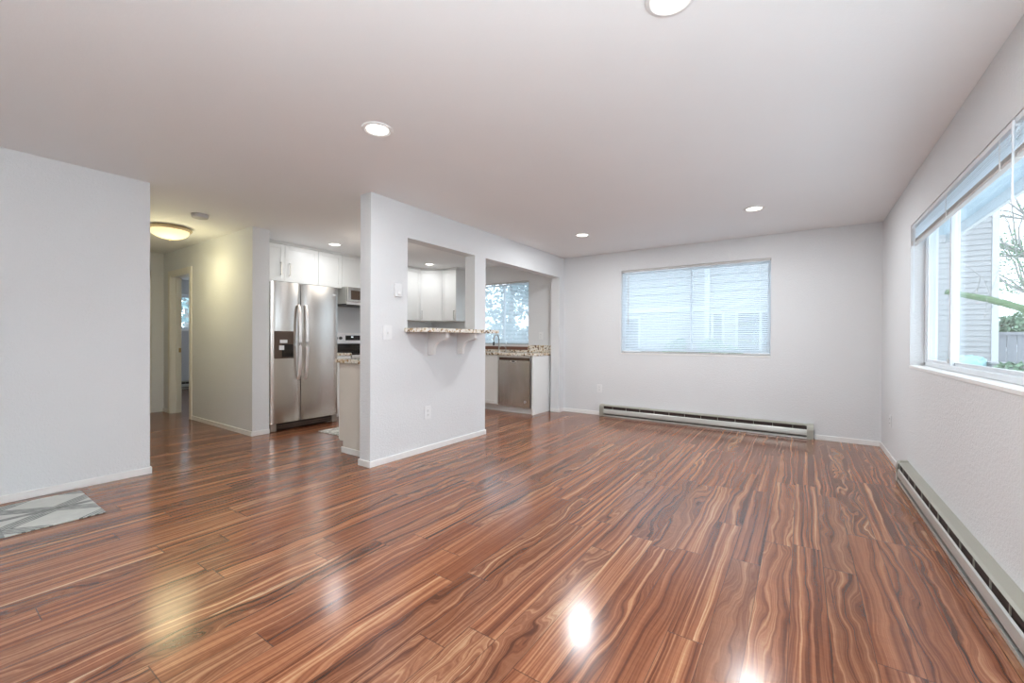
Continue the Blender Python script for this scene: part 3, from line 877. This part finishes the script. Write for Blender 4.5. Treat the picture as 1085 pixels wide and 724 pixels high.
dw = t.part('door', MB().prism(dwp, 2, 0.105, 0.815), 'steel', smooth=True)
t.part('top_trim', MB().box(-3.983, YF - 0.022, 0.862, -3.387, YF + 0.001, 0.884, 0.002), 'steel_handle')
tag(t.part('control_strip', MB().box(-3.965, YF - 0.018, 0.817, -3.405, YF, 0.860, 0.002), 'bronze_recess'), 'dark control strip')
pk = MB()
pk.prism([(-0.075 + 0.15 * i / 10, -0.035 * math.sin(PI * i / 10)) for i in range(11)], 1, 0.0, 0.004)
for v in pk.bm.verts: v.co = Vector((-3.685 + v.co.x, YF - 0.0345 + v.co.y, 0.814 + v.co.z))
pk.build('pocket_handle', 'steel_handle', dw, t.loc)
MB().box(-3.71, YF - 0.040, 0.792, -3.655, YF - 0.030, 0.810, 0.002).build('pocket_recess', 'dark', dw, t.loc)
bd = MB().lathe([(0, 0), (0.02, 0), (0.02, 0.002), (0, 0.002)], 0, 0, 20)
for v in bd.bm.verts: v.co = Vector((-3.47 + v.co.x, YF - 0.0262 - v.co.z, 0.19 + v.co.y))
tag(bd.build('emblem', 'foil', dw, t.loc), 'small round silver badge')
t.part('toe_panel', MB().box(-3.985, YF + 0.04, 0.0, -3.385, YF + 0.06, 0.10), 'cabinet_white')
tag(MB().box(-3.355, YF - 0.02, 0.0, -3.33, YB - 0.002, 0.889, 0.002).build('end_panel', 'cabinet_white', None, (-3.343, 5.7, 0)),
    'white end panel closing the right side of the dishwasher', 'cabinet panel')
tag(MB().box(XK + 0.004, YF - 0.03, 0.891, -3.318, YB - 0.002, 0.930, 0.003).build('countertop', 'granite', None, (-4.7, 5.7, 0.891)),
    'long granite countertop over the dishwasher and sink cabinet', 'countertop', 'granite countertops')
t = Thing('backsplash', 'granite backsplash with a dark brown strip below the kitchen window', 'backsplash', (-4.7, YB, 0.930))
t.part('splash_block', MB().box(-3.808, YB - 0.022, 0.931, -3.32, YB - 0.001, 1.048, 0.002), 'granite')
t.part('splash_strip', MB().box(XK + 0.006, YB - 0.020, 0.931, -3.812, YB - 0.001, 0.962, 0.002), 'granite')
tag(t.part('dark_strip', MB().box(XK + 0.006, YB - 0.016, 0.964, -3.812, YB - 0.001, 1.020, 0.002), 'brown_strip'), 'dark brown strip')  # even dark brown strip above the granite, under the sill
# faucet
t = Thing('faucet', 'slim metal kitchen faucet standing below the kitchen window', 'faucet', (-4.30, 5.86, 0.930))
t.part('base', MB().lathe([(0, 0.931), (0.028, 0.931), (0.026, 0.945), (0.018, 0.955), (0, 0.955)], -4.30, 5.86, 20), 'nickel', smooth=True)
pts = [(-4.30, 5.86, 0.95), (-4.30, 5.86, 1.14)] + [(-4.30, 5.86 - 0.075 + 0.075 * math.cos(a), 1.14 + 0.085 * math.sin(a)) for a in [i * PI / 10 for i in range(1, 11)]] + [(-4.30, 5.71, 1.09)]
t.part('spout', MB().tube(pts, 0.012, 12), 'nickel', smooth=True)
t.part('spray_head', MB().tube([(-4.30, 5.71, 1.10), (-4.30, 5.71, 1.04)], 0.016, 12), 'dark')
t.part('lever', MB().tube([(-4.30, 5.86, 1.0), (-4.245, 5.85, 1.03)], [0.010, 0.006], 10), 'nickel')
t = Thing('soap_dispenser', 'small metal soap pump beside the kitchen faucet', 'soap dispenser', (-4.17, 5.88, 0.930))
t.part('body', MB().lathe([(0, 0.931), (0.018, 0.931), (0.013, 0.965), (0, 0.97)], -4.17, 5.88, 16), 'nickel', smooth=True)
t.part('pump', MB().tube([(-4.17, 5.88, 0.96), (-4.17, 5.88, 1.01), (-4.17, 5.83, 1.015)], 0.006, 8), 'nickel')

# bar counter + corbels
bar = MB().prism([(-3.32, 2.79), (XP + 0.003, 2.79), (XP + 0.003, 2.745), (-2.85, 2.745), (-2.84, 2.755), (-2.84, 3.872), (-2.85, 3.882), (XP + 0.003, 3.882), (XP + 0.003, 3.800), (-3.32, 3.800)], 2, 1.2095, 1.247, 0.003)
tag(bar.build('bar_counter', 'granite', None, (-3.1, 3.3, 1.2095)), 'speckled granite breakfast bar ledge on the white half wall', 'countertop', 'granite countertops')
def corbel_profile():
    p = [(0.0, 0.0), (0.255, 0.0), (0.255, -0.045)]
    # ogee down to the wall
    for i in range(1, 9):
        a = i / 8 * PI / 2
        p.append((0.255 - 0.05 * (1 - math.cos(a)) , -0.045 - 0.0 - 0.03 * math.sin(a)))
    for i in range(1, 13):
        a = i / 12 * PI / 2
        p.append((0.205 - 0.125 * math.sin(a), -0.075 - 0.115 * (1 - math.cos(a))))
    p += [(0.075, -0.225), (0.0, -0.225)]
    return p
mb = MB().prism([(a, b) for a, b in corbel_profile()], 1, -0.02, 0.02, 0.0015)
cb = mb.build('corbel', 'trim_white')
cb.location = (XP, 3.075, 1.2085)
tag(cb, 'left white scrolled corbel under the granite bar', 'bracket', 'corbels under the bar')
c2 = cb.copy(); COL.objects.link(c2); c2.location = (XP, 3.515, 1.2085)
tag(c2, 'right white scrolled corbel under the granite bar, nearer the window wall', 'bracket', 'corbels under the bar')

# mats
tag(MB().box(-4.405, -0.25, 0.001, -3.725, 0.765, 0.009, 0.003).build('door_mat', 'mat_weave', None, (-4.065, 0.31, 0.001)),
    'grey and white geometric mat beside the left wall', 'mat', 'patterned floor mats')
tag(MB().box(-0.26, -0.62, 0.001, 0.26, 0.62, 0.008, 0.003).build('kitchen_mat', 'mat_weave_small', None, (0, 0, 0)),
    'small white patterned mat on the kitchen floor before the refrigerator', 'mat', 'patterned floor mats')
km = bpy.data.objects['kitchen_mat']; km.location = (-4.64, 3.54, 0); km.rotation_euler = (0, 0, 0.03)

# ================================================================ OUTDOORS
struct('ground', MB().box(-45, -30, -0.6, 45, 8.2, -0.25), 'bounce_ground')
struct('ground_yard', MB().box(-45, 8.2, -0.6, 45, 45, 0.42), 'bounce_ground')
# neighbouring house
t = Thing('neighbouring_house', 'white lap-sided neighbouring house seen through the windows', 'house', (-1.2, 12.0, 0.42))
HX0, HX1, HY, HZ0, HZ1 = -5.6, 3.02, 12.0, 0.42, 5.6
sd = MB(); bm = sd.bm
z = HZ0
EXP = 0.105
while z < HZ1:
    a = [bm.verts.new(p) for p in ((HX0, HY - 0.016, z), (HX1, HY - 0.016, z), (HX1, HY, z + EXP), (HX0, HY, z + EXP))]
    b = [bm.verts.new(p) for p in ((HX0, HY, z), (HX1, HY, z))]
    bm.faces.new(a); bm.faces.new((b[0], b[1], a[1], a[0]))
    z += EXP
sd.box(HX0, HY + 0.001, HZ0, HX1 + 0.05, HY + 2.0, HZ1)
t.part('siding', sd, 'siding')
t.part('corner_trim', MB().box(HX1 - 0.005, HY - 0.03, HZ0, HX1 + 0.09, HY + 0.1, HZ1), 'house_trim')
t.part('corner_trim', MB().box(-2.11, HY - 0.05, HZ0, -1.99, HY + 0.0, HZ1), 'house_trim')
t.part('belly_band', MB().box(HX0, HY - 0.04, 1.90, -2.12, HY, 2.06), 'house_trim')
for (xa, xb, za, zb, mid) in ((-4.55, -3.85, 0.86, 1.76, None), (-1.99 + .1, -1.70, 0.86, 1.83, None), (-1.33, -0.55, 0.88, 1.83, -0.84)):
    fr_ = MB()
    fr_.box(xa - 0.06, HY - 0.05, za - 0.06, xa, HY + 0.02, zb + 0.06).box(xb, HY - 0.05, za - 0.06, xb + 0.06, HY + 0.02, zb + 0.06)
    fr_.box(xa, HY - 0.05, zb, xb, HY + 0.02, zb + 0.06).box(xa, HY - 0.05, za - 0.06, xb, HY + 0.02, za)
    if mid: fr_.box(mid - 0.03, HY - 0.045, za, mid + 0.03, HY + 0.02, zb)
    fo = t.part('window_frame', fr_, 'house_trim')
    MB().box(xa, HY - 0.03, za, xb, HY - 0.02, zb).build('window_glass', 'house_glass', fo, t.loc)
t.part('roof', MB().prism([(HY - 0.5, HZ1), (HY + 1.0, HZ1 + 0.8), (HY + 2.4, HZ1), (HY + 2.4, HZ1 - 0.1), (HY - 0.5, HZ1 - 0.1)], 0, HX0 - 0.4, HX1 + 0.4), 'roof_shingle')

# own eave outside the right window
struct('trim_3', MB().box(XR + 0.16, -3, 2.62, 1.62, 8.2, 2.66), 'soffit_paint')
struct('trim_4', MB().box(1.62, -3, 2.50, 1.66, 8.2, 2.72, 0.004), 'house_trim')

# fence
t = Thing('board_fence', 'grey vertical board fence beyond the right window', 'fence', (8, 13.0, 0.42))
fb = MB()
xx = 3.2
while xx < 14:
    fb.box(xx, 12.99, 0.42, xx + 0.138, 13.01, 1.28)
    xx += 0.145
t.part('boards', fb, 'fence_wood')
t.part('top_rail', MB().box(3.2, 12.95, 1.28, 14, 13.05, 1.345), 'fence_wood')
for xx in (3.25, 5.6, 7.9, 10.2):
    t.part('post', MB().box(xx, 12.93, 0.42, xx + 0.1, 12.99, 1.36), 'fence_wood')

# trees and shrubs
def branchy(name, label, base, height, lean, leaves=0, leafmat='leaf', blobs=None, size=0.09, mossy=False, n=9, group=None, thick=1.0):
    t = Thing(name, label, 'tree', base, group=group)
    bx, by, bz = base
    tr_ = MB()
    pts = [(bx + lean * (i / 6) ** 1.5 + random.uniform(-0.05, 0.05), by + random.uniform(-0.05, 0.05), bz + height * i / 6) for i in range(7)]
    tr_.tube(pts, [0.13 * thick * (1 - 0.12 * i) for i in range(7)], 10)
    t.part('trunk', tr_, 'bark', smooth=True)
    br = MB()
    for k in range(n):
        i = random.randint(2, 5)
        p = Vector(pts[i]); d = Vector((random.uniform(-1, 1), random.uniform(-0.6, 0.6), random.uniform(0.1, 0.9))).normalized()
        seg = [p]
        for s in range(6):
            d = (d + Vector((random.uniform(-.35, .35), random.uniform(-.35, .35), random.uniform(-.25, .35)))).normalized()
            seg.append(seg[-1] + d * height * 0.085)
            if s in (2, 3, 4):
                e = (d + Vector((random.uniform(-.9, .9), random.uniform(-.9, .9), random.uniform(-.5, .9)))).normalized()
                q1 = seg[-1] + e * height * 0.09
                q2 = q1 + (e + Vector((random.uniform(-.5, .5), random.uniform(-.5, .5), random.uniform(-.3, .5)))).normalized() * height * 0.09
                br.tube([seg[-1], q1, q2], [0.022 * thick, 0.014 * thick, 0.006 * thick], 5)
        br.tube(seg, [r_ * thick for r_ in (0.05, 0.04, 0.032, 0.026, 0.02, 0.014, 0.008)], 6)
    t.part('branches', br, 'bark', smooth=True)
    if leaves:
        t.part('foliage', MB().leaves(blobs, leaves, size), leafmat)
    return t
branchy('bare_tree', 'grey bare branching tree behind the board fence', (4.9, 17.2, 0.42), 6.0, 0.3, 2600, 'leaf', [(5.2, 17.2, 4.6, 1.5, 0.9, 1.5), (4.9, 17.2, 3.2, 0.9, 0.6, 0.8)], 0.045, n=34, thick=0.55)
t = Thing('mossy_branch', 'long mossy green branch reaching across outside the right window', 'branch', (1.9, 9.0, 0.42))
t.part('stem', MB().tube([(4.6, 9.6, -0.2 + 0.6), (4.3, 9.5, 1.0), (3.6, 9.3, 1.42), (2.6, 9.0, 1.60), (2.2, 8.9, 1.76), (1.75, 8.8, 1.88)], [0.09, 0.075, 0.06, 0.05, 0.045, 0.035], 10), 'moss', smooth=True)
tw = MB()
for i in range(9):
    x0 = random.uniform(1.9, 3.4)
    zc = 1.86 - (x0 - 1.9) * 0.27
    tw.tube([(x0, 8.95, zc), (x0 + random.uniform(-.3, .3), 8.9, zc + random.uniform(-.25, .4)), (x0 + random.uniform(-.6, .6), 8.8, zc + random.uniform(-.3, .9))], [0.007, 0.005, 0.002], 5)
t.part('twigs', tw, 'bark')
def shrub(label, base, blobs, count, size, mat='leaf', group='shrubs outside'):
    t = Thing('leafy_shrub', label, 'shrub', base, group=group)
    st = MB()
    for b in blobs:
        for k in range(3):
            st.tube([base, (b[0] + random.uniform(-.1, .1), b[1], b[2])], [0.02, 0.006], 5)
    t.part('stems', st, 'bark')
    t.part('foliage', MB().leaves(blobs, count, size), mat)
shrub('bright green shrub rising above the board fence', (3.75, 13.6, 0.42), [(3.62, 13.6, 1.38, 0.38, 0.3, 0.3), (4.1, 13.7, 1.5, 0.5, 0.3, 0.35)], 1400, 0.06)
shrub('pale green shrub against the neighbouring house, left of the window mullion', (-2.75, 11.5, 0.42), [(-2.75, 11.5, 0.85, 0.28, 0.25, 0.28), (-2.62, 11.5, 1.0, 0.16, 0.16, 0.2)], 900, 0.05)
shrub('wide green shrub against the neighbouring house, right of the window mullion', (-1.8, 11.5, 0.42), [(-1.85, 11.5, 0.9, 0.32, 0.25, 0.28), (-1.5, 11.5, 0.82, 0.34, 0.25, 0.2)], 1200, 0.05)
branchy('leafy_tree', 'tall blue-green leafy tree outside the kitchen window', (-9.4, 13.5, 0.42), 6.0, 0.3, 3000, 'leaf_blue',
        [(-9.8, 13.5, 3.0, 1.6, 1.0, 1.4), (-8.3, 13.8, 3.6, 1.3, 1.0, 1.2), (-9.2, 13.4, 4.8, 1.8, 1.2, 1.4)], 0.12)
shrub('dense blue-green hedge low outside the kitchen window', (-8.2, 12.6, 0.42), [(-9.0, 12.6, 1.0, 1.0, 0.5, 0.8), (-7.7, 12.6, 0.9, 0.9, 0.5, 0.7)], 2600, 0.09, 'leaf_blue')
branchy('leafy_tree', 'leafy tree outside the far bedroom window', (-15.5, 5.0, -0.25), 5.0, 0.2, 1500, 'leaf_blue',
        [(-15.5, 4.8, 1.6, 0.9, 1.4, 1.0), (-15.6, 5.6, 2.8, 1.0, 1.5, 1.0)], 0.10)
# yard clutter outside the right window
t = Thing('tarp_pile', 'pale teal tarp heap against the neighbouring house outside the right window', 'tarp', (2.5, 11.2, 0.42))
mb = MB().box(2.30, 11.0, 0.42, 2.74, 11.5, 0.88, 0.12, 4)
for v in mb.bm.verts:
    v.co += Vector((random.uniform(-.03, .03), random.uniform(-.03, .03), random.uniform(-.03, .03) if v.co.z > 0.5 else 0))
t.part('tarp', mb, 'tarp', smooth=True)
t = Thing('storage_tote', 'dark grey lidded storage tote beside the teal tarp heap', 'storage box', (2.85, 11.1, 0.42))
t.part('bin', MB().box(2.77, 10.95, 0.42, 3.0, 11.3, 0.74, 0.02), 'tote_grey')
t.part('lid', MB().box(2.76, 10.94, 0.74, 3.01, 11.31, 0.78, 0.01), 'tote_grey')
t = Thing('garden_planter', 'long grey planter box with grassy plants in front of the tarp heap', 'planter', (2.7, 10.4, 0.42))
t.part('trough', MB().box(2.25, 10.3, 0.42, 3.2, 10.6, 0.60, 0.015), 'tote_grey')
t.part('plants', MB().leaves([(2.9, 10.45, 0.68, 0.25, 0.1, 0.12)], 160, 0.06), 'leaf')
